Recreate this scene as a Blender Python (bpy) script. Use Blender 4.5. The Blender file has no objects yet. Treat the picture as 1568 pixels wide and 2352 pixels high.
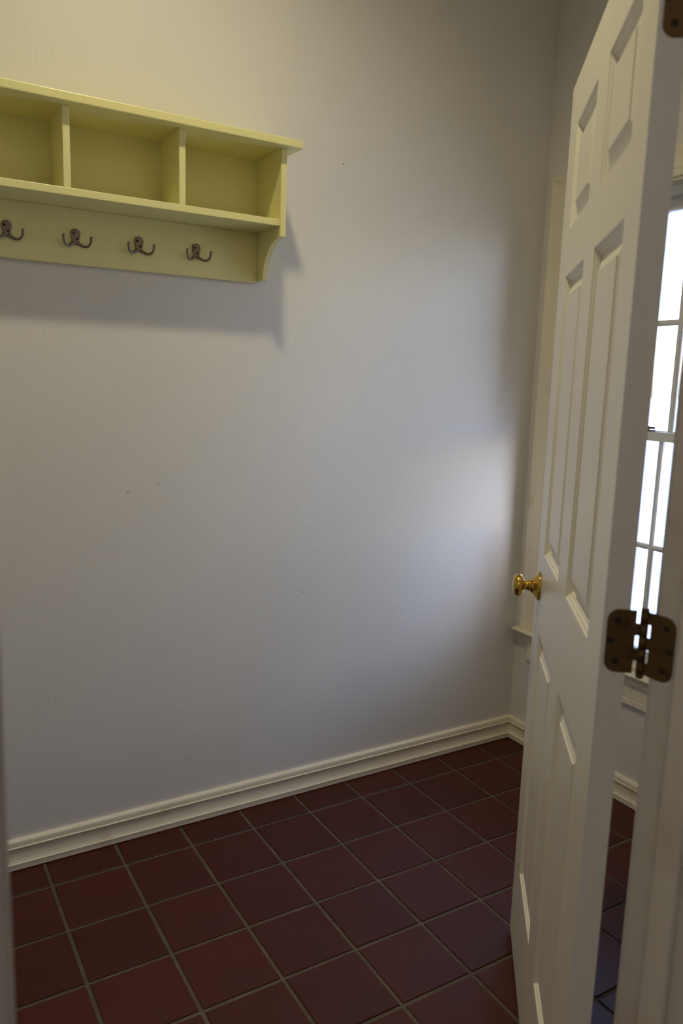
import bpy, bmesh, math, random
from mathutils import Matrix, Vector

random.seed(7)
sc = bpy.context.scene
COL = sc.collection

# ------------------------------------------------------------------ camera
CAM_LOC = (-0.35889, -2.20195, 1.39991)
RIGHT = (0.857871, -0.512808, 0.032936)
UP = (0.056387, 0.157649, 0.985884)
FWD = (0.510762, 0.843904, -0.164159)
cam_d = bpy.data.cameras.new('camera')
cam_d.sensor_fit = 'VERTICAL'
cam_d.sensor_height = 36.0
cam_d.sensor_width = 24.0
cam_d.lens = 27.437
cam_d.clip_start = 0.02
cam_d.dof.use_dof = True
cam_d.dof.focus_distance = 2.35
cam_d.dof.aperture_fstop = 4.0
cam = bpy.data.objects.new('camera', cam_d)
COL.objects.link(cam)
cam.matrix_world = Matrix(((RIGHT[0], UP[0], -FWD[0], CAM_LOC[0]),
                           (RIGHT[1], UP[1], -FWD[1], CAM_LOC[1]),
                           (RIGHT[2], UP[2], -FWD[2], CAM_LOC[2]),
                           (0, 0, 0, 1)))
sc.camera = cam

# ------------------------------------------------------------------ sky and exposure
SKY_STRENGTH = 1.12
LAMP_POWER = 98.0          # W, recessed downlight
LAMP_CONE = 155.0
HALL_FILL_STRENGTH = 17.0
LAMP_COLOR = (1.0, 0.895, 0.575)
HALL_FILL_COLOR = (1.0, 0.86, 0.66)
world = bpy.data.worlds.new('sky')
sc.world = world
world.use_nodes = True
nt = world.node_tree
nt.nodes.clear()
wo = nt.nodes.new('ShaderNodeOutputWorld')
bg = nt.nodes.new('ShaderNodeBackground')
sky = nt.nodes.new('ShaderNodeTexSky')
sky.sky_type = 'NISHITA'
sky.sun_disc = False
sky.sun_elevation = math.radians(40)
sky.sun_rotation = math.radians(167)
sky.air_density = 1.2
sky.dust_density = 2.0
tint = nt.nodes.new('ShaderNodeMix')          # white balance of the daylight against the warm lamp
tint.data_type = 'RGBA'
tint.blend_type = 'MULTIPLY'
tint.inputs['Factor'].default_value = 1.0
tint.inputs['B'].default_value = (0.87, 0.91, 1.10, 1)
nt.links.new(sky.outputs[0], tint.inputs['A'])
nt.links.new(tint.outputs['Result'], bg.inputs[0])
bg.inputs[1].default_value = SKY_STRENGTH
nt.links.new(bg.outputs[0], wo.inputs[0])

sc.view_settings.view_transform = 'Standard'
sc.view_settings.look = 'None'
sc.view_settings.gamma = 1.0
sc.view_settings.use_curve_mapping = False
sc.view_settings.exposure = 0.0
sc.cycles.use_denoising = True
sc.cycles.max_bounces = 6
sc.cycles.diffuse_bounces = 4
sc.cycles.sample_clamp_indirect = 6.0
sc.cycles.caustics_reflective = False
sc.cycles.caustics_refractive = False
sc.cycles.adaptive_threshold = 0.02

# ------------------------------------------------------------------ materials
def mat(name, color, rough=0.5, metal=0.0, spec=0.5, bump=None, var=None, wear=None):
    """bump=(scale, strength, distance); var=(scale, amount); wear=(scale, colour, low, high)"""
    m = bpy.data.materials.new(name)
    m.use_nodes = True
    n = m.node_tree.nodes
    l = m.node_tree.links
    p = n['Principled BSDF']
    p.inputs['Roughness'].default_value = rough
    p.inputs['Metallic'].default_value = metal
    p.inputs['Specular IOR Level'].default_value = spec
    tc = n.new('ShaderNodeTexCoord')
    rgb = n.new('ShaderNodeRGB')
    rgb.outputs[0].default_value = (*color, 1)
    out = rgb.outputs[0]
    if var:
        nz = n.new('ShaderNodeTexNoise')
        nz.inputs['Scale'].default_value = var[0]
        nz.inputs['Detail'].default_value = 5
        l.new(tc.outputs['Object'], nz.inputs['Vector'])
        mr = n.new('ShaderNodeMapRange')
        mr.inputs['To Min'].default_value = 1 - var[1]
        mr.inputs['To Max'].default_value = 1 + var[1]
        l.new(nz.outputs['Fac'], mr.inputs['Value'])
        mx = n.new('ShaderNodeVectorMath')
        mx.operation = 'SCALE'
        l.new(out, mx.inputs[0])
        l.new(mr.outputs[0], mx.inputs['Scale'])
        out = mx.outputs[0]
    if wear:
        nz = n.new('ShaderNodeTexNoise')
        nz.inputs['Scale'].default_value = wear[0]
        nz.inputs['Detail'].default_value = 6
        l.new(tc.outputs['Object'], nz.inputs['Vector'])
        mr = n.new('ShaderNodeMapRange')
        mr.inputs['From Min'].default_value = wear[2]
        mr.inputs['From Max'].default_value = wear[3]
        l.new(nz.outputs['Fac'], mr.inputs['Value'])
        mx = n.new('ShaderNodeMix')
        mx.data_type = 'RGBA'
        l.new(mr.outputs[0], mx.inputs['Factor'])
        l.new(out, mx.inputs['A'])
        mx.inputs['B'].default_value = (*wear[1], 1)
        out = mx.outputs['Result']
    l.new(out, p.inputs['Base Color'])
    if bump:
        nz = n.new('ShaderNodeTexNoise')
        nz.inputs['Scale'].default_value = bump[0]
        nz.inputs['Detail'].default_value = 3
        l.new(tc.outputs['Object'], nz.inputs['Vector'])
        b = n.new('ShaderNodeBump')
        b.inputs['Strength'].default_value = bump[1]
        b.inputs['Distance'].default_value = bump[2]
        l.new(nz.outputs['Fac'], b.inputs['Height'])
        l.new(b.outputs[0], p.inputs['Normal'])
    return m

M = {}
M['wall'] = mat('wall_paint', (0.72, 0.69, 0.65), 0.42, spec=0.5, bump=(135, 0.30, 0.0020), var=(2.5, 0.02))
M['ceiling'] = mat('ceiling_paint', (0.82, 0.80, 0.77), 0.8, bump=(180, 0.4, 0.002))
M['trim'] = mat('trim_paint', (0.80, 0.73, 0.56), 0.35, bump=(60, 0.05, 0.0005), wear=(9, (0.60, 0.49, 0.32), 0.62, 0.85))
M['door'] = mat('door_paint', (0.80, 0.76, 0.64), 0.32, bump=(45, 0.08, 0.0006), var=(4, 0.03))
M['jamb'] = mat('jamb_paint', (0.72, 0.65, 0.53), 0.4, bump=(50, 0.08, 0.0006), wear=(7, (0.62, 0.53, 0.40), 0.58, 0.80))
M['shelf'] = mat('shelf_paint', (0.81, 0.755, 0.36), 0.35, bump=(70, 0.05, 0.0004), var=(6, 0.02))
M['pewter'] = mat('pewter', (0.22, 0.18, 0.145), 0.36, metal=0.8, bump=(120, 0.1, 0.0004), var=(60, 0.12))
M['screw'] = mat('dark_screw', (0.03, 0.024, 0.018), 0.5, metal=0.6)
M['brass'] = mat('polished_brass', (0.62, 0.40, 0.09), 0.16, metal=1.0, var=(25, 0.08))
M['aged_brass'] = mat('aged_brass', (0.125, 0.072, 0.022), 0.5, metal=0.75, bump=(70, 0.1, 0.0004), wear=(40, (0.07, 0.038, 0.012), 0.55, 0.72))
M['vinyl'] = mat('window_vinyl', (0.72, 0.72, 0.72), 0.35)
M['speck'] = mat('scuff', (0.12, 0.09, 0.06), 0.8)
M['grout'] = mat('grout', (0.095, 0.075, 0.055), 0.9, bump=(260, 0.6, 0.002), wear=(14, (0.14, 0.115, 0.085), 0.5, 0.75))
M['siding'] = mat('white_fence_paint', (0.90, 0.90, 0.89), 0.6)
M['ground'] = mat('pale_gravel', (0.74, 0.73, 0.71), 0.9, var=(3, 0.1))
M['hall_floor'] = mat('hall_floor_wood', (0.22, 0.14, 0.08), 0.5, var=(8, 0.15))
M['steel'] = mat('fixture_metal', (0.5, 0.42, 0.28), 0.35, metal=1.0)

def tile_mat():
    m = mat('red_quarry_tile', (0.062, 0.0068, 0.0030), 0.40, spec=0.36, bump=(55, 0.10, 0.0008), wear=(5, (0.046, 0.0052, 0.0028), 0.40, 0.75))
    n, l = m.node_tree.nodes, m.node_tree.links
    p = n['Principled BSDF']
    src = p.inputs['Base Color'].links[0].from_socket
    oi = n.new('ShaderNodeObjectInfo')
    mr = n.new('ShaderNodeMapRange')
    mr.inputs['To Min'].default_value = 0.90
    mr.inputs['To Max'].default_value = 1.10
    l.new(oi.outputs['Random'], mr.inputs['Value'])
    mx = n.new('ShaderNodeVectorMath')
    mx.operation = 'SCALE'
    l.new(src, mx.inputs[0])
    l.new(mr.outputs[0], mx.inputs['Scale'])
    l.new(mx.outputs[0], p.inputs['Base Color'])
    return m
M['tile'] = tile_mat()

def glass_mat():
    m = bpy.data.materials.new('window_glass')
    m.use_nodes = True
    n, l = m.node_tree.nodes, m.node_tree.links
    n.remove(n['Principled BSDF'])
    tr = n.new('ShaderNodeBsdfTransparent')
    tr.inputs[0].default_value = (0.93, 0.95, 0.95, 1)
    gl = n.new('ShaderNodeBsdfGlossy')
    gl.inputs['Roughness'].default_value = 0.02
    fr = n.new('ShaderNodeFresnel')
    fr.inputs[0].default_value = 1.45
    mx = n.new('ShaderNodeMixShader')
    l.new(fr.outputs[0], mx.inputs[0])
    l.new(tr.outputs[0], mx.inputs[1])
    l.new(gl.outputs[0], mx.inputs[2])
    l.new(mx.outputs[0], n['Material Output'].inputs[0])
    return m
M['glass'] = glass_mat()

def glow_mat(name, color, strength):
    m = bpy.data.materials.new(name)
    m.use_nodes = True
    p = m.node_tree.nodes['Principled BSDF']
    p.inputs['Base Color'].default_value = (0.9, 0.85, 0.75, 1)
    p.inputs['Emission Color'].default_value = (*color, 1)
    p.inputs['Emission Strength'].default_value = strength
    return m
M['glow'] = glow_mat('lit_lens', LAMP_COLOR, 3.0)
M['hall_glow'] = glow_mat('hall_fill_globe', HALL_FILL_COLOR, HALL_FILL_STRENGTH)

# ------------------------------------------------------------------ mesh helpers
class MB:
    def __init__(s):
        s.v = []
        s.f = []
        s.smooth = set()
    def box(s, a, b):
        x0, y0, z0 = (min(a[i], b[i]) for i in range(3))
        x1, y1, z1 = (max(a[i], b[i]) for i in range(3))
        k = len(s.v)
        s.v += [(x0, y0, z0), (x1, y0, z0), (x1, y1, z0), (x0, y1, z0), (x0, y0, z1), (x1, y0, z1), (x1, y1, z1), (x0, y1, z1)]
        s.f += [tuple(k + i for i in q) for q in ((0, 3, 2, 1), (4, 5, 6, 7), (0, 1, 5, 4), (1, 2, 6, 5), (2, 3, 7, 6), (3, 0, 4, 7))]
        return s
    def prism(s, poly, fn, t0, t1):
        """poly: 2D outline; fn(u, v, t) -> 3D"""
        n = len(poly)
        k = len(s.v)
        s.v += [fn(u, v, t0) for u, v in poly] + [fn(u, v, t1) for u, v in poly]
        s.f += [tuple(range(k, k + n)), tuple(reversed(range(k + n, k + 2 * n)))]
        for i in range(n):
            j = (i + 1) % n
            s.f.append((k + i, k + n + i, k + n + j, k + j))
        return s
    def loft(s, rings, closed_ends=True, smooth=True):
        n = len(rings[0])
        k = len(s.v)
        for r in rings:
            s.v += [tuple(p) for p in r]
        f0 = len(s.f)
        for a in range(len(rings) - 1):
            for i in range(n):
                j = (i + 1) % n
                s.f.append((k + a * n + i, k + a * n + j, k + (a + 1) * n + j, k + (a + 1) * n + i))
        if smooth:
            s.smooth |= set(range(f0, len(s.f)))
        if closed_ends:
            s.f.append(tuple(reversed(range(k, k + n))))
            e = k + (len(rings) - 1) * n
            s.f.append(tuple(range(e, e + n)))
        return s
    def lathe(s, prof, origin, axis, n=28):
        """prof: (radius, distance along axis)"""
        ax = Vector(axis).normalized()
        u = ax.orthogonal().normalized()
        w = ax.cross(u)
        o = Vector(origin)
        rings = [[o + ax * d + (u * math.cos(2 * math.pi * i / n) + w * math.sin(2 * math.pi * i / n)) * max(r, 1e-5) for i in range(n)] for r, d in prof]
        return s.loft(rings)
    def tube(s, pts, radii, n=10, flat=None):
        pts = [Vector(p) for p in pts]
        rings = []
        up = Vector((0, 0, 1))
        prev = None
        for i, p in enumerate(pts):
            t = (pts[min(i + 1, len(pts) - 1)] - pts[max(i - 1, 0)]).normalized()
            if prev is None:
                u = t.orthogonal().normalized()
            else:
                u = (prev - t * prev.dot(t)).normalized()
            prev = u
            w = t.cross(u)
            r = radii[i]
            rings.append([p + (u * math.cos(2 * math.pi * k / n) + w * math.sin(2 * math.pi * k / n)) * r for k in range(n)])
        return s.loft(rings)
    def build(s, name, m, parent=None, off=None, bevel=0.0, seg=2, kind=None, label=None, cat=None, group=None):
        me = bpy.data.meshes.new(name)
        v = s.v
        if off is not None:
            v = [(a[0] - off[0], a[1] - off[1], a[2] - off[2]) for a in v]
        me.from_pydata([tuple(a) for a in v], [], s.f)
        bm = bmesh.new()
        bm.from_mesh(me)
        if s.smooth:
            bm.faces.ensure_lookup_table()
            for i in s.smooth:
                bm.faces[i].smooth = True
        bmesh.ops.recalc_face_normals(bm, faces=bm.faces)
        bm.to_mesh(me)
        bm.free()
        me.materials.append(m)
        o = bpy.data.objects.new(name, me)
        COL.objects.link(o)
        if parent:
            o.parent = parent
        if bevel:
            b = o.modifiers.new('soft_edges', 'BEVEL')
            b.width = bevel
            b.segments = seg
            b.limit_method = 'ANGLE'
            b.angle_limit = math.radians(50)
        tag(o, label, cat, group, kind)
        return o

def tag(o, label=None, cat=None, group=None, kind=None):
    if label: o['label'] = label
    if cat: o['category'] = cat
    if group: o['group'] = group
    if kind: o['kind'] = kind
    return o

def empty(name, loc, rz=0.0, **kw):
    o = bpy.data.objects.new(name, None)
    COL.objects.link(o)
    o.empty_display_size = 0.1
    o.location = loc
    o.rotation_euler = (0, 0, rz)
    return tag(o, **kw)

def rect_ring(x0, x1, z0, z1, o):
    return [(x0 + o, z0 + o), (x1 - o, z0 + o), (x1 - o, z1 - o), (x0 + o, z1 - o)]

# ------------------------------------------------------------------ main dimensions
WX = 1.805            # inner face of the window wall
LX = -1.05            # inner face of the left wall
CZ = 3.14             # ceiling
ANG = math.radians(50.8087)
H = Vector((math.cos(ANG), math.sin(ANG), 0))      # hinge edge -> latch edge of the open door
NR = Vector((H.y, -H.x, 0))                        # away from the visible face
DW, DT = 0.813, 0.035
VIS = Vector((0.9995, -0.8769, 0)) - H * DW        # hinge-side corner of the visible face
PIN = VIS + NR * (DT + 0.019) - H * 0.0015         # hinge pin
JX = PIN.x + 0.0015                                # face of the hinge jamb
YW = PIN.y - 0.019                                 # room face of the doorway wall
JL = JX - 0.8293                                   # face of the strike jamb
WT = 0.118                                         # doorway wall thickness
YH = YW - WT                                       # hall face of that wall
HEAD = 2.054

# ------------------------------------------------------------------ room shell
def shell(name, mb, m, **kw):
    return mb.build(name, m, kind='structure', **kw)

wall_back = shell('wall_back', MB().box((LX - 0.12, 0, -0.05), (WX + 0.16, 0.12, CZ + 0.1)), M['wall'],
                  label='long white textured wall behind the coat shelf', cat='wall')
shell('wall_left', MB().box((LX - 0.12, YW, -0.05), (LX, 0, CZ + 0.1)), M['wall'],
      label='white side wall out of view at the left end of the room', cat='wall')
# window wall, four boxes around the opening
WY0, WY1, WZ0, WZ1 = -0.960, -0.125, 0.470, 2.055
wr = MB()
TH = 0.16
wr.box((WX, WY1, -0.05), (WX + TH, 0, CZ + 0.1))
wr.box((WX, YW - 0.02, -0.05), (WX + TH, WY0, CZ + 0.1))
wr.box((WX, WY0, -0.05), (WX + TH, WY1, WZ0 - 0.02))
wr.box((WX, WY0, WZ1), (WX + TH, WY1, CZ + 0.1))
shell('wall_right', wr, M['wall'], label='narrow white wall holding the bright window behind the open door', cat='wall')
wf = MB()
wf.box((LX - 0.12, YH, -0.05), (JL - 0.02, YW, CZ + 0.1))
wf.box((JX + 0.02, YH, -0.05), (WX + TH, YW, CZ + 0.1))
wf.box((JL - 0.02, YH, HEAD + 0.02), (JX + 0.02, YW, CZ + 0.1))
shell('wall_front', wf, M['wall'], label='white wall around the doorway nearest the camera', cat='wall')
shell('ceiling', MB().box((LX - 0.12, YW, CZ), (WX + TH, 0.12, CZ + 0.1)), M['ceiling'],
      label='white ceiling above the tiled room', cat='ceiling')

# ------------------------------------------------------------------ floor and tiles
floor = shell('floor', MB().box((LX - 0.02, YH + 0.02, -0.08), (WX + 0.02, 0.02, -0.0035)), M['grout'],
              label='dark red square tiled floor with grey brown grout joints', cat='floor')
PITCH, JOINT = 0.2032, 0.0098
def tile_mesh(w, d):
    t, c = 0.008, 0.0016
    k = [(-w / 2, -d / 2), (w / 2, -d / 2), (w / 2, d / 2), (-w / 2, d / 2)]
    v = [(x, y, -t) for x, y in k] + [(x, y, -c) for x, y in k] + [(x - math.copysign(c, x), y - math.copysign(c, y), 0) for x, y in k]
    f = [(8, 9, 10, 11)]
    for r in (0, 4):
        f += [(r + i, r + (i + 1) % 4, r + 4 + (i + 1) % 4, r + 4 + i) for i in range(4)]
    me = bpy.data.meshes.new('tile')
    me.from_pydata(v, [], f)
    me.materials.append(M['tile'])
    return me
tile_cache = {}
Y0 = 0.0705
c = -9
while c * PITCH < WX:
    xa, xb = max(c * PITCH + JOINT / 2, LX), min((c + 1) * PITCH - JOINT / 2, WX - 0.004)
    c += 1
    if xb - xa < 0.02: continue
    for r in range(0, 10):
        yb, ya = min(Y0 - r * PITCH - JOINT / 2, -0.004), max(Y0 - (r + 1) * PITCH + JOINT / 2, YH + 0.03)
        if yb - ya < 0.02: continue
        key = (round(xb - xa, 4), round(yb - ya, 4))
        if key not in tile_cache: tile_cache[key] = tile_mesh(*key)
        o = bpy.data.objects.new('tile', tile_cache[key])
        COL.objects.link(o)
        o.location = ((xa + xb) / 2, (ya + yb) / 2, random.uniform(-0.0006, 0.0004))
        o.rotation_euler = (random.uniform(-1, 1) * 0.0016, random.uniform(-1, 1) * 0.0016, random.uniform(-1, 1) * 0.0014)
        o.parent = floor

# ------------------------------------------------------------------ baseboards
BB = [(0, 0.002), (0.0185, 0.002), (0.0190, 0.0175), (0.0205, 0.0195), (0.0195, 0.0215), (0.0165, 0.0225), (0.0135, 0.030),
      (0.0120, 0.040), (0.0120, 0.050), (0.0132, 0.060), (0.0150, 0.0645), (0.0172, 0.0660), (0.0172, 0.0680), (0.0142, 0.0695),
      (0.0136, 0.0800), (0.0125, 0.0845), (0.0085, 0.0885), (0.0040, 0.0895), (0, 0.0895)]
def baseboard(name, fn, t0, t1, mit0, mit1, **kw):
    """fn(depth, z, t); mit: how far each end is pulled back per unit of depth (mitre)"""
    mb = MB()
    n = len(BB)
    mb.v += [fn(d, z, t0 + mit0 * d) for d, z in BB] + [fn(d, z, t1 - mit1 * d) for d, z in BB]
    mb.f += [tuple(range(n)), tuple(reversed(range(n, 2 * n)))]
    mb.f += [(i, n + i, n + (i + 1) % n, (i + 1) % n) for i in range(n)]
    return mb.build(name, M['trim'], kind='structure', **kw)
baseboard('baseboard_back', lambda d, z, t: (t, -d, z), LX, WX - 0.0006, 1, 1,
          label='cream moulded baseboard running along the long back wall', cat='baseboard')
baseboard('baseboard_right', lambda d, z, t: (WX - d, -t, z), 0.0006, -YW, 1, 1,
          label='cream moulded baseboard under the window', cat='baseboard')
baseboard('baseboard_left', lambda d, z, t: (LX + d, -t, z), 0, -YW, 1, 1,
          label='cream moulded baseboard on the unseen left wall', cat='baseboard')
baseboard('baseboard_front', lambda d, z, t: (t, YW + d, z), LX, JL - 0.064, 1, 0,
          label='cream moulded baseboard on the doorway wall', cat='baseboard')

# scuff marks on the back wall
for (x, z, w, h) in [(0.9381, 2.064, 0.0035, 0.006), (0.2587, 1.0692, 0.012, 0.0025), (0.8345, 0.7108, 0.004, 0.008),
                     (0.4468, 0.2153, 0.003, 0.004), (0.3478, 1.0909, 0.007, 0.002)]:
    n = 9
    poly = [(math.cos(2 * math.pi * i / n) * w / 2 * random.uniform(0.6, 1.1), math.sin(2 * math.pi * i / n) * h / 2 * random.uniform(0.6, 1.1)) for i in range(n)]
    MB().prism(poly, lambda u, v, t: (x + u, t, z + v), -0.0006, 0.0008).build('scuff_mark', M['speck'], wall_back)

# ------------------------------------------------------------------ window in the right wall
win = empty('window_1', (WX, (WY0 + WY1) / 2, WZ0), kind='structure', cat='window',
            label='tall double hung white window with grilles, bright daylight, seen past the door hinges')
WO = (WX, (WY0 + WY1) / 2, WZ0)
def wpart(name, mb, m, parent=None, bevel=0.0012):
    return mb.build(name, m, parent or win, off=WO, bevel=bevel)
# jamb liner through the wall
fr = MB()
XO = WX + 0.085
FW = 0.022
for (a, b) in (((WX - 0.001, WY1 - FW * 0.4, WZ0), (WX + TH, WY1 + 0.001, WZ1)), ((WX - 0.001, WY0 - 0.001, WZ0), (WX + TH, WY0 + FW * 0.4, WZ1)),
               ((WX - 0.001, WY0, WZ1 - 0.010), (WX + TH, WY1, WZ1 + 0.001)), ((WX + 0.02, WY0, WZ0 - 0.021), (WX + TH + 0.02, WY1, WZ0 + 0.004))):
    fr.box(a, b)
wpart('frame', fr, M['trim'], bevel=0)
vf = MB()   # vinyl outer frame with tracks
for (a, b) in (((WX + 0.045, WY1 - 0.030, WZ0 + 0.004), (WX + 0.135, WY1 - 0.008, WZ1 - 0.010)), ((WX + 0.045, WY0 + 0.008, WZ0 + 0.004), (WX + 0.135, WY0 + 0.030, WZ1 - 0.010)),
               ((WX + 0.045, WY0 + 0.008, WZ1 - 0.040), (WX + 0.135, WY1 - 0.008, WZ1 - 0.010)), ((WX + 0.045, WY0 + 0.008, WZ0 + 0.004), (WX + 0.135, WY1 - 0.008, WZ0 + 0.022))):
    vf.box(a, b)
wpart('vinyl_frame', vf, M['vinyl'])
GY0, GY1 = WY0 + 0.030, WY1 - 0.030
def sash(name, xc, z0, z1, top_rail, bot_rail):
    st = 0.020
    mb = MB()
    x0, x1 = xc - 0.016, xc + 0.016
    mb.box((x0, GY0, z0), (x1, GY0 + st, z1)).box((x0, GY1 - st, z0), (x1, GY1, z1))
    mb.box((x0, GY0 + st, z1 - top_rail), (x1, GY1 - st, z1)).box((x0, GY0 + st, z0), (x1, GY1 - st, z0 + bot_rail))
    s = wpart(name, mb, M['vinyl'])
    ga, gb, gz0, gz1 = GY0 + st, GY1 - st, z0 + bot_rail, z1 - top_rail
    ys = [ga + (gb - ga) * i / 2 for i in range(3)]
    zs = [gz0, (gz0 + gz1) / 2, gz1]
    for i in (1,):
        m = MB().prism([(-0.009, -0.005), (-0.004, -0.009), (0.004, -0.009), (0.009, -0.005), (0.009, 0.005), (0.004, 0.009), (-0.004, 0.009), (-0.009, 0.005)],
                       lambda u, v, t: (xc + v, ys[i] + u, t), gz0, gz1)
        wpart('muntin', m, M['vinyl'], s, bevel=0)
    m = MB().prism([(-0.009, -0.005), (-0.004, -0.0085), (0.004, -0.0085), (0.009, -0.005), (0.009, 0.005), (0.004, 0.0085), (-0.004, 0.0085), (-0.009, 0.005)],
                   lambda u, v, t: (xc + v, t, zs[1] + u), ga, gb)
    wpart('muntin', m, M['vinyl'], s, bevel=0)
    for i in range(2):
        for j in range(2):
            g = MB()
            k = [(ys[i] + 0.0085, zs[j] + 0.0085 * (j == 1)), (ys[i + 1] - 0.0085, zs[j] + 0.0085 * (j == 1)), (ys[i + 1] - 0.0085, zs[j + 1] - 0.0085 * (j == 0)), (ys[i] + 0.0085, zs[j + 1] - 0.0085 * (j == 0))]
            g.v += [(xc, y, z) for y, z in k]
            g.f.append((0, 1, 2, 3))
            wpart('pane', g, M['glass'], s, bevel=0)
    return s
lower = sash('sash', WX + 0.062, WZ0 + 0.022, 1.272, 0.030, 0.040)
upper = sash('sash', WX + 0.100, 1.246, WZ1 - 0.040, 0.036, 0.028)
# sash lock on the meeting rail
ym = -0.478
lk = MB().box((WX + 0.050, ym - 0.025, 1.272), (WX + 0.074, ym + 0.025, 1.277))
lk.lathe([(0.008, 0), (0.009, 0.004), (0.008, 0.011), (0.003, 0.013)], (WX + 0.062, ym, 1.277), (0, 0, 1), 14)
lk.box((WX + 0.046, ym - 0.034, 1.281), (WX + 0.060, ym - 0.004, 1.287))
wpart('sash_lock', lk, M['screw'], bevel=0.0008)
# casing: moulded boards
CP = [(0, 0), (0, 0.010), (0.004, 0.012), (0.020, 0.013), (0.023, 0.0155), (0.026, 0.013), (0.060, 0.014), (0.072, 0.017), (0.080, 0.019), (0.088, 0.017), (0.090, 0.012), (0.090, 0)]
ci = 0.0
def casing_v(y_in, sgn):
    mb = MB()
    k0 = len(CP)
    a = [(WX - d, y_in + sgn * u, WZ0 + 0.001) for u, d in CP]
    b = [(WX - d, y_in + sgn * u, WZ1 + u) for u, d in CP]
    mb.v += a + b
    mb.f += [tuple(range(k0)), tuple(reversed(range(k0, 2 * k0)))] + [(i, (i + 1) % k0, k0 + (i + 1) % k0, k0 + i) for i in range(k0)]
    return mb
wpart('casing', casing_v(WY1, 1), M['trim'], bevel=0)
wpart('casing', casing_v(WY0, -1), M['trim'], bevel=0)
mb = MB()
k0 = len(CP)
mb.v += [(WX - d, WY1 + u, WZ1 + u) for u, d in CP] + [(WX - d, WY0 - u, WZ1 + u) for u, d in CP]
mb.f += [tuple(range(k0)), tuple(reversed(range(k0, 2 * k0)))] + [(i, (i + 1) % k0, k0 + (i + 1) % k0, k0 + i) for i in range(k0)]
wpart('casing', mb, M['trim'], bevel=0)
# stool (sill board) with moulded nose, and apron
SP = [(-0.045, 0.470), (0.040, 0.470), (0.0425, 0.4670), (0.0425, 0.4630), (0.0385, 0.4610), (0.0375, 0.4570), (0.0340, 0.4530), (0.0290, 0.4510), (0.0270, 0.4475), (0.0, 0.4460), (-0.045, 0.4460)]
mb = MB().prism(SP, lambda u, v, t: (WX - u, t, v), WY1 + 0.109, WY1 + 0.002)
mb.prism(SP, lambda u, v, t: (WX - u, t, v), WY1 + 0.002, WY0 - 0.002)
mb = MB().prism([(max(u, 0.0005), v) for u, v in SP], lambda u, v, t: (WX - u, t, v), WY1 + 0.108, WY0 - 0.108)
wpart('stool', mb, M['trim'], bevel=0.0008)
AP = [(0, 0.446), (0.016, 0.446), (0.016, 0.425), (0.013, 0.415), (0.012, 0.385), (0.012, 0.374), (0.0095, 0.3725), (0.0135, 0.371), (0.0135, 0.352), (0.011, 0.350), (0, 0.350)]
mb = MB().prism(AP, lambda u, v, t: (WX - u, t, v), WY1 + 0.045, WY0 - 0.045)
wpart('apron', mb, M['trim'], bevel=0.0006)

# ------------------------------------------------------------------ doorway frame
trim = empty('trim_1', (JL, YW, 0), kind='structure', cat='door frame', label='cream painted doorway jambs and stops framing both edges of the view')
TO = (JL, YW, 0)
def tpart(name, mb, bevel=0.0025):
    return mb.build(name, M['jamb'], trim, off=TO, bevel=bevel, seg=3)
tpart('jamb', MB().box((JX, YH - 0.001, 0), (JX + 0.019, YW + 0.001, HEAD + 0.019)))
tpart('jamb', MB().box((JL - 0.019, YH - 0.001, 0), (JL, YW + 0.001, HEAD + 0.019)))
tpart('jamb', MB().box((JL, YH - 0.001, HEAD), (JX, YW + 0.001, HEAD + 0.019)))
S0, S1 = YW - 0.040, YW - 0.076
tpart('stop', MB().box((JX - 0.011, S1, 0), (JX, S0, HEAD)))
tpart('stop', MB().box((JL, S1, 0), (JL + 0.011, S0, HEAD)))
tpart('stop', MB().box((JL + 0.011, S1, HEAD - 0.011), (JX - 0.011, S0, HEAD)))
for (y, s) in ((YW, 1), (YH, -1)):
    prof = [(0.005, 0), (0.005, 0.008), (0.010, 0.0095), (0.040, 0.012), (0.055, 0.016), (0.062, 0.015), (0.062, 0)]
    tpart('casing', MB().prism(prof, lambda u, v, t: (JX + u, y + s * v, t), 0.0, HEAD + 0.005), bevel=0)
    tpart('casing', MB().prism(prof, lambda u, v, t: (JL - u, y + s * v, t), 0.0, HEAD + 0.005), bevel=0)
    tpart('casing', MB().prism(prof, lambda u, v, t: (t, y + s * v, HEAD + u), JL - 0.062, JX + 0.062), bevel=0)

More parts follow.
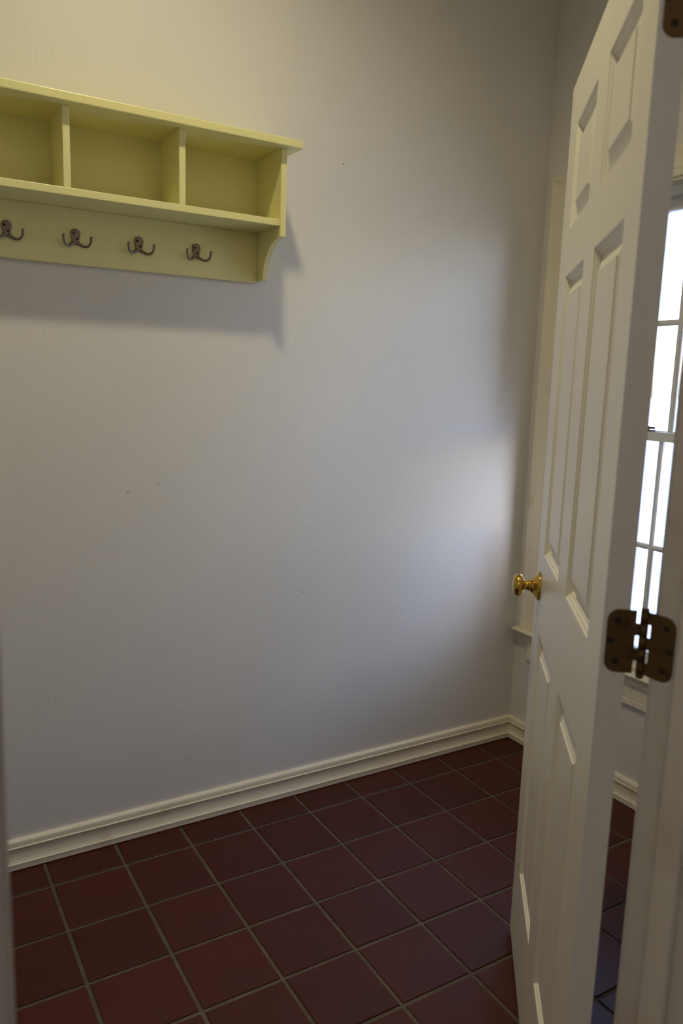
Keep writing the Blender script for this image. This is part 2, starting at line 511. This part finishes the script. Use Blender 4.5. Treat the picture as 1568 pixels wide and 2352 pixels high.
# ------------------------------------------------------------------ the open six panel door
door = empty('door_1', (VIS.x, VIS.y, 0), ANG, kind='structure', cat='door',
             label='cream six panel door standing half open with a brass knob')
DZ0, DZ1 = 0.012, 2.0465
A_, P_, M_ = 0.1145, 0.2435, 0.1090
SX = [(A_, A_ + P_), (A_ + P_ + M_, A_ + 2 * P_ + M_)]            # panel openings measured from the latch edge
SX = [(DW - b, DW - a) for a, b in SX]
SZ = [(0.2385, 0.8480), (1.0290, 1.6365), (1.7355, 1.9425)]
STICK = [(0.0, 0.0), (0.0022, 0.0036), (0.0055, 0.0042), (0.0078, 0.0080), (0.0112, 0.0086), (0.0135, 0.0125)]
def door_frame():
    mb = MB()
    cols = sorted(set([0.0, DW] + [x for s in SX for x in s]))
    rows = sorted(set([DZ0, DZ1] + [z for s in SZ for z in s]))
    idx = {}
    def vid(x, z, y):
        k = (round(x, 5), round(z, 5), round(y, 5))
        if k not in idx:
            idx[k] = len(mb.v)
            mb.v.append((x, y, z))
        return idx[k]
    for y, sg in ((0.0, -1), (-DT, 1)):
        for i in range(len(cols) - 1):
            for j in range(len(rows) - 1):
                if (cols[i], cols[i + 1]) in SX and (rows[j], rows[j + 1]) in SZ: continue
                mb.f.append((vid(cols[i], rows[j], y), vid(cols[i + 1], rows[j], y), vid(cols[i + 1], rows[j + 1], y), vid(cols[i], rows[j + 1], y)))
        for (x0, x1) in SX:
            for (z0, z1) in SZ:
                rings = [[vid(x, z, y + sg * d) for x, z in rect_ring(x0, x1, z0, z1, o)] for o, d in STICK]
                for a, b in zip(rings, rings[1:]):
                    mb.f += [(a[i], a[(i + 1) % 4], b[(i + 1) % 4], b[i]) for i in range(4)]
    for i in range(len(cols) - 1):
        for z in (DZ0, DZ1):
            mb.f.append((vid(cols[i], z, 0), vid(cols[i + 1], z, 0), vid(cols[i + 1], z, -DT), vid(cols[i], z, -DT)))
    for j in range(len(rows) - 1):
        for x in (0.0, DW):
            mb.f.append((vid(x, rows[j], 0), vid(x, rows[j + 1], 0), vid(x, rows[j + 1], -DT), vid(x, rows[j], -DT)))
    return mb
df = door_frame().build('door_frame', M['door'], door)
RAISE = [(0.0130, 0.0125), (0.0170, 0.0125), (0.0420, 0.0040), (0.0432, 0.0018)]
for (z0, z1) in SZ:
    for (x0, x1) in SX:
        mb = MB()
        for y, sg in ((0.0, -1), (-DT, 1)):
            k = len(mb.v)
            for o, d in RAISE:
                mb.v += [(x, y + sg * d, z) for x, z in rect_ring(x0, x1, z0, z1, o)]
            for a in range(len(RAISE) - 1):
                mb.f += [(k + 4 * a + i, k + 4 * a + (i + 1) % 4, k + 4 * a + 4 + (i + 1) % 4, k + 4 * a + 4 + i) for i in range(4)]
            mb.f.append(tuple(k + 4 * (len(RAISE) - 1) + i for i in range(4)))
        n = len(RAISE) * 4
        mb.f += [(i, (i + 1) % 4, n + (i + 1) % 4, n + i) for i in range(4)]
        mb.build('panel', M['door'], door)

# knob and rosette on both faces
KX, KZ = DW - 0.073, 0.9475
ROS = [(0.0, 0.0), (0.0335, 0.0), (0.0335, 0.0035), (0.0320, 0.0050), (0.0245, 0.0100), (0.0185, 0.0155), (0.0165, 0.0175), (0.0160, 0.0200), (0.0135, 0.0215), (0.0, 0.0215)]
KNOB = [(0.0120, 0.0200), (0.0120, 0.0225), (0.0132, 0.0240), (0.0125, 0.0260), (0.0105, 0.0270), (0.0105, 0.0330), (0.0125, 0.0365), (0.0180, 0.0385),
        (0.0225, 0.0405), (0.0252, 0.0440), (0.0260, 0.0485), (0.0252, 0.0530), (0.0225, 0.0570), (0.0180, 0.0598), (0.0110, 0.0618), (0.0, 0.0625)]
for y, s in ((0.0, 1), (-DT, -1)):
    rs = MB().lathe(ROS, (KX, y, KZ), (0, s, 0), 36).build('rosette', M['brass'], door, label='brass knob rosette')
    MB().lathe(KNOB, (KX, y, KZ), (0, s, 0), 36).build('knob', M['brass'], rs, label='round brass door knob')
MB().box((DW - 0.0015, -0.0295, KZ - 0.028), (DW + 0.0008, -0.0055, KZ + 0.028)).build('latch_plate', M['brass'], door, bevel=0.0004)

# hinges
def round_leaf(y_near, y_far, zc, h, r, n=7):
    """outline in (y, z): square at y_near, rounded corners at y_far"""
    sg = 1 if y_far > y_near else -1
    pts = [(y_near, zc - h / 2)]
    for i in range(n + 1):
        a = math.pi / 2 * i / n
        pts.append((y_far - sg * r + sg * r * math.sin(a), zc - h / 2 + r - r * math.cos(a)))
    for i in range(n + 1):
        a = math.pi / 2 * i / n
        pts.append((y_far - sg * r + sg * r * math.cos(a), zc + h / 2 - r + r * math.sin(a)))
    pts.append((y_near, zc + h / 2))
    return pts
PL = Vector((-0.0015, -DT - 0.019, 0))           # pin in door space
HH, BR = 0.089, 0.0056
inv = Matrix.Rotation(-ANG, 4, 'Z') @ Matrix.Translation(-Vector((VIS.x, VIS.y, 0)))
def to_door(p):
    return tuple(inv @ Vector(p))
def hinge(zc):
    kn = HH / 5
    mb = MB()
    mb.prism(round_leaf(-DT - 0.0085, -0.0058, zc, HH, 0.0155), lambda u, v, t: (t, u, v), -0.0016, 0.0006)
    for i in (1, 3):
        z0, z1 = zc - HH / 2 + i * kn + 0.0004, zc - HH / 2 + (i + 1) * kn - 0.0004
        mb.box((-0.0016, -DT - 0.0165, z0), (0.0006, -DT - 0.0075, z1))
        mb.lathe([(0, 0), (BR, 0), (BR, z1 - z0), (0, z1 - z0)], (PL.x, PL.y, z0), (0, 0, 1), 18)
    hg = mb.build('hinge', M['aged_brass'], door, label='aged brass butt hinge with rounded corners')
    jm = MB()
    jm.prism(round_leaf(YW + 0.0085, YW - 0.0295, zc, HH, 0.0155), lambda u, v, t: to_door((t, u, v)), JX - 0.0016, JX + 0.0006)
    for i in (0, 2, 4):
        z0, z1 = zc - HH / 2 + i * kn + 0.0004, zc - HH / 2 + (i + 1) * kn - 0.0004
        k = len(jm.v)
        q = MB().box((JX - 0.0016, YW + 0.0075, z0), (JX + 0.0006, YW + 0.0165, z1))
        jm.v += [to_door(p) for p in q.v]
        jm.f += [tuple(k + i_ for i_ in f_) for f_ in q.f]
        jm.lathe([(0, 0), (BR, 0), (BR, z1 - z0), (0, z1 - z0)], (PL.x, PL.y, z0), (0, 0, 1), 18)
    jm.build('jamb_leaf', M['aged_brass'], hg)
    pn = MB()
    pn.lathe([(0.0, 0.0), (0.0050, 0.0), (0.0056, 0.0015), (0.0042, 0.0040), (0.0, 0.0046)], (PL.x, PL.y, zc + HH / 2), (0, 0, 1), 16)
    pn.lathe([(0.0, 0.0), (0.0054, 0.0), (0.0056, 0.0030), (0.0040, 0.0062), (0.0, 0.0068)], (PL.x, PL.y, zc - HH / 2), (0, 0, -1), 16)
    pn.build('pin', M['aged_brass'], hg)
    for (dy, dz) in ((-0.0195, 0.029), (-0.0115, 0.0), (-0.0195, -0.029)):
        MB().lathe([(0, 0), (0.0046, 0), (0.0041, 0.0009), (0.0012, 0.0002), (0, 0.0002)], (-0.0016, dy, zc + dz), (-1, 0, 0), 14).build('screw', M['screw'], hg)
    for (dy, dz) in ((-0.0155, 0.029), (-0.0235, 0.0), (-0.0155, -0.029)):
        o = to_door((JX - 0.0016, YW + dy, zc + dz))
        ax = inv.to_3x3() @ Vector((-1, 0, 0))
        MB().lathe([(0, 0), (0.0046, 0), (0.0041, 0.0009), (0.0012, 0.0002), (0, 0.0002)], o, ax, 14).build('screw', M['screw'], hg)
for zc in (0.262, 1.063, 1.869):
    hinge(zc)

# ------------------------------------------------------------------ wall shelf with cubbies and hooks
SXL, SXR = -0.2165, 0.6610
shelf = empty('wall_shelf', ((SXL + SXR) / 2, 0, 1.685), cat='shelf',
              label='pale yellow wooden wall shelf with three cubbies over a row of coat hooks')
SO = ((SXL + SXR) / 2, 0, 1.685)
def spart(name, mb, m=None, parent=None, bevel=0.0012, **kw):
    return mb.build(name, m or M['shelf'], parent or shelf, off=SO, bevel=bevel, **kw)
ZU = 2.0235
spart('top_board', MB().box((SXL - 0.035, -0.1950, ZU), (SXR + 0.035, -0.0005, ZU + 0.0205)), bevel=0.002)
side = [(-0.0005, ZU), (-0.1680, ZU), (-0.1680, 1.7930)]
for i in range(0, 15):
    a = math.pi / 2 * i / 14
    side.append((-0.1640 + 0.107 * math.sin(a), 1.6850 + 0.1065 * math.cos(a)))
side += [(-0.0005, 1.6850)]
for x0, x1 in ((SXL, SXL + 0.0175), (SXR - 0.0175, SXR)):
    spart('side_panel', MB().prism(side, lambda u, v, t: (t, u, v), x0, x1))
spart('shelf_board', MB().box((SXL + 0.0175, -0.1650, 1.8205), (SXR - 0.0175, -0.0005, 1.8385)))
for x0 in (0.0685, 0.3550):
    spart('divider', MB().box((x0, -0.1645, 1.8385), (x0 + 0.0170, -0.006, ZU)))
spart('back_panel', MB().box((SXL + 0.0175, -0.0060, 1.8385), (SXR - 0.0175, -0.0005, ZU)), bevel=0)
spart('hook_rail', MB().box((SXL + 0.0175, -0.0180, 1.6800), (SXR - 0.0175, -0.0005, 1.8205)), bevel=0.0015)
# one hook, then copies
def catmull(P, n=6):
    out = []
    for i in range(len(P) - 1):
        p0, p1, p2, p3 = (Vector(P[max(i - 1, 0)]), Vector(P[i]), Vector(P[i + 1]), Vector(P[min(i + 2, len(P) - 1)]))
        for k in range(n):
            t = k / n
            out.append(0.5 * ((2 * p1) + (-p0 + p2) * t + (2 * p0 - 5 * p1 + 4 * p2 - p3) * t * t + (-p0 + 3 * p1 - 3 * p2 + p3) * t ** 3))
    out.append(Vector(P[-1]))
    return out
def make_hook():
    mb = MB()
    half = [(0.0, 0.0235), (0.0055, 0.0225), (0.0100, 0.0190), (0.0122, 0.0140), (0.0122, 0.0085), (0.0108, 0.0025), (0.0095, -0.0040), (0.0098, -0.0100), (0.0120, -0.0150), (0.0090, -0.0185), (0.0040, -0.0165), (0.0, -0.0160)]
    outline = half + [(-x, z) for x, z in reversed(half[1:-1])]
    n = len(outline)
    layers = [(1.0, 0.0), (1.0, -0.0028), (0.90, -0.0040)]
    for s_, y in layers:
        mb.v += [(x * s_, y, z * s_) for x, z in outline]
    for a in range(2):
        mb.f += [(a * n + i, a * n + (i + 1) % n, (a + 1) * n + (i + 1) % n, (a + 1) * n + i) for i in range(n)]
    mb.f.append(tuple(range(2 * n, 3 * n)))
    mb.f.append(tuple(reversed(range(n))))
    for s in (-1, 1):
        path = [(s * 0.004, -0.0025, -0.0105), (s * 0.011, -0.0045, -0.0160), (s * 0.0185, -0.0100, -0.0205), (s * 0.0265, -0.0170, -0.0205), (s * 0.0325, -0.0225, -0.0140), (s * 0.0345, -0.0255, -0.0050), (s * 0.0345, -0.0265, 0.0020)]
        pts = catmull(path, 4)
        m = len(pts)
        rad = [0.0042 - 0.0012 * min(1, i / (m * 0.5)) + (0.0008 if i > m * 0.75 else 0) for i in range(m)]
        t = (pts[-1] - pts[-2]).normalized()
        pts += [pts[-1] + t * 0.0016, pts[-1] + t * 0.0026]
        rad += [0.0028, 0.0008]
        mb.tube(pts, rad, 10)
    h = mb.build('hook', M['pewter'], shelf, label='dark pewter double coat hook')
    for dx, dz in ((-0.0052, 0.0120), (0.0035, -0.0020)):
        MB().lathe([(0, 0), (0.0034, 0), (0.0030, 0.0011), (0.0009, 0.0013), (0.0006, 0.0003), (0, 0.0003)], (dx, -0.0040, dz), (0, -1, 0), 12).build('screw', M['screw'], h)
    return h
hk = make_hook()
for i, x in enumerate((0.4552, 0.2920, 0.1253, -0.0414)):
    if i == 0:
        o = hk
    else:
        o = hk.copy()
        COL.objects.link(o)
        for ch in [ch for ch in hk.children]:
            d = ch.copy()
            COL.objects.link(d)
            d.parent = o
    o.location = (x - SO[0], -0.0180, 1.7465 - SO[2])

# ------------------------------------------------------------------ recessed ceiling light
LP = (0.31, -0.88)
lamp = empty('ceiling_light', (LP[0], LP[1], CZ), cat='lamp', label='round recessed ceiling light above the tiled room')
MB().lathe([(0.078, 0.0), (0.104, 0.0), (0.106, 0.004), (0.098, 0.010), (0.082, 0.008), (0.078, 0.0)], (0, 0, 0), (0, 0, -1), 36).build('trim_ring', M['ceiling'], lamp)
MB().lathe([(0.0, 0.0), (0.079, 0.0), (0.076, 0.004), (0.040, 0.007), (0.0, 0.008)], (0, 0, 0), (0, 0, -1), 36).build('lens', M['glow'], lamp)
ld = bpy.data.lights.new('downlight', 'SPOT')
ld.energy = LAMP_POWER
ld.color = LAMP_COLOR
ld.spot_size = math.radians(LAMP_CONE)
ld.spot_blend = 1.0
ld.shadow_soft_size = 0.07
lo = bpy.data.objects.new('downlight', ld)
COL.objects.link(lo)
lo.parent = lamp
lo.location = (0, 0, -0.012)

# ------------------------------------------------------------------ the hall around the camera
HX0, HX1, HY = -1.55, 2.2, -4.2
shell('floor_hall', MB().box((HX0, HY, -0.08), (HX1, YH + 0.02, -0.001)), M['hall_floor'], label='plain hall floor behind the camera', cat='floor')
shell('ceiling_hall', MB().box((HX0 - 0.1, HY - 0.1, 2.75), (HX1 + 0.1, YH, 2.85)), M['ceiling'], label='white hall ceiling behind the camera', cat='ceiling')
shell('wall_hall_left', MB().box((HX0 - 0.1, HY, -0.05), (HX0, YH, 2.75)), M['wall'], label='white hall wall left of the camera', cat='wall')
shell('wall_hall_right', MB().box((HX1, HY, -0.05), (HX1 + 0.1, YH, 2.75)), M['wall'], label='white hall wall right of the camera', cat='wall')
shell('wall_hall_back', MB().box((HX0 - 0.1, HY - 0.1, -0.05), (HX1 + 0.1, HY, 2.75)), M['wall'], label='white hall wall behind the camera', cat='wall')
hall_fill = empty('hall_fill_lamp', (-0.95, -3.2, 2.75), cat='lamp', label='added glowing globe on a rod, unseen fill light in the hall')  # unseen lamp added as warm fill on the door edge and jambs
MB().lathe([(0, 0), (0.055, 0), (0.055, 0.012), (0.02, 0.025), (0, 0.025)], (0, 0, 0), (0, 0, -1), 24).build('canopy', M['steel'], hall_fill)
MB().lathe([(0.006, 0.02), (0.006, 0.36)], (0, 0, 0), (0, 0, -1), 10).build('rod', M['steel'], hall_fill)
MB().lathe([(0.0, 0.35), (0.04, 0.36), (0.085, 0.40), (0.10, 0.45), (0.085, 0.50), (0.04, 0.54), (0.0, 0.55)], (0, 0, 0), (0, 0, -1), 28).build('globe', M['hall_glow'], hall_fill)

# ------------------------------------------------------------------ outside the window
GZ = -0.35
shell('ground', MB().box((-120, -150, GZ - 0.1), (200, 150, GZ)), M['ground'], label='pale paved ground outside the window', cat='ground')
fence = empty('garden_fence', (6.4, 0, GZ), cat='fence', label='white horizontal board fence outside, washed out beyond the window panes')
FO = (6.4, 0, GZ)
for i in range(8):
    z0 = GZ + 0.03 + i * 0.166
    MB().box((6.4, -5, z0), (6.422, 7, z0 + 0.156)).build('board', M['siding'], fence, off=FO)
for y in (-5, -2.6, -0.2, 2.2, 4.6, 7):
    MB().box((6.422, y - 0.045, GZ), (6.51, y + 0.045, GZ + 1.36)).build('post', M['siding'], fence, off=FO)
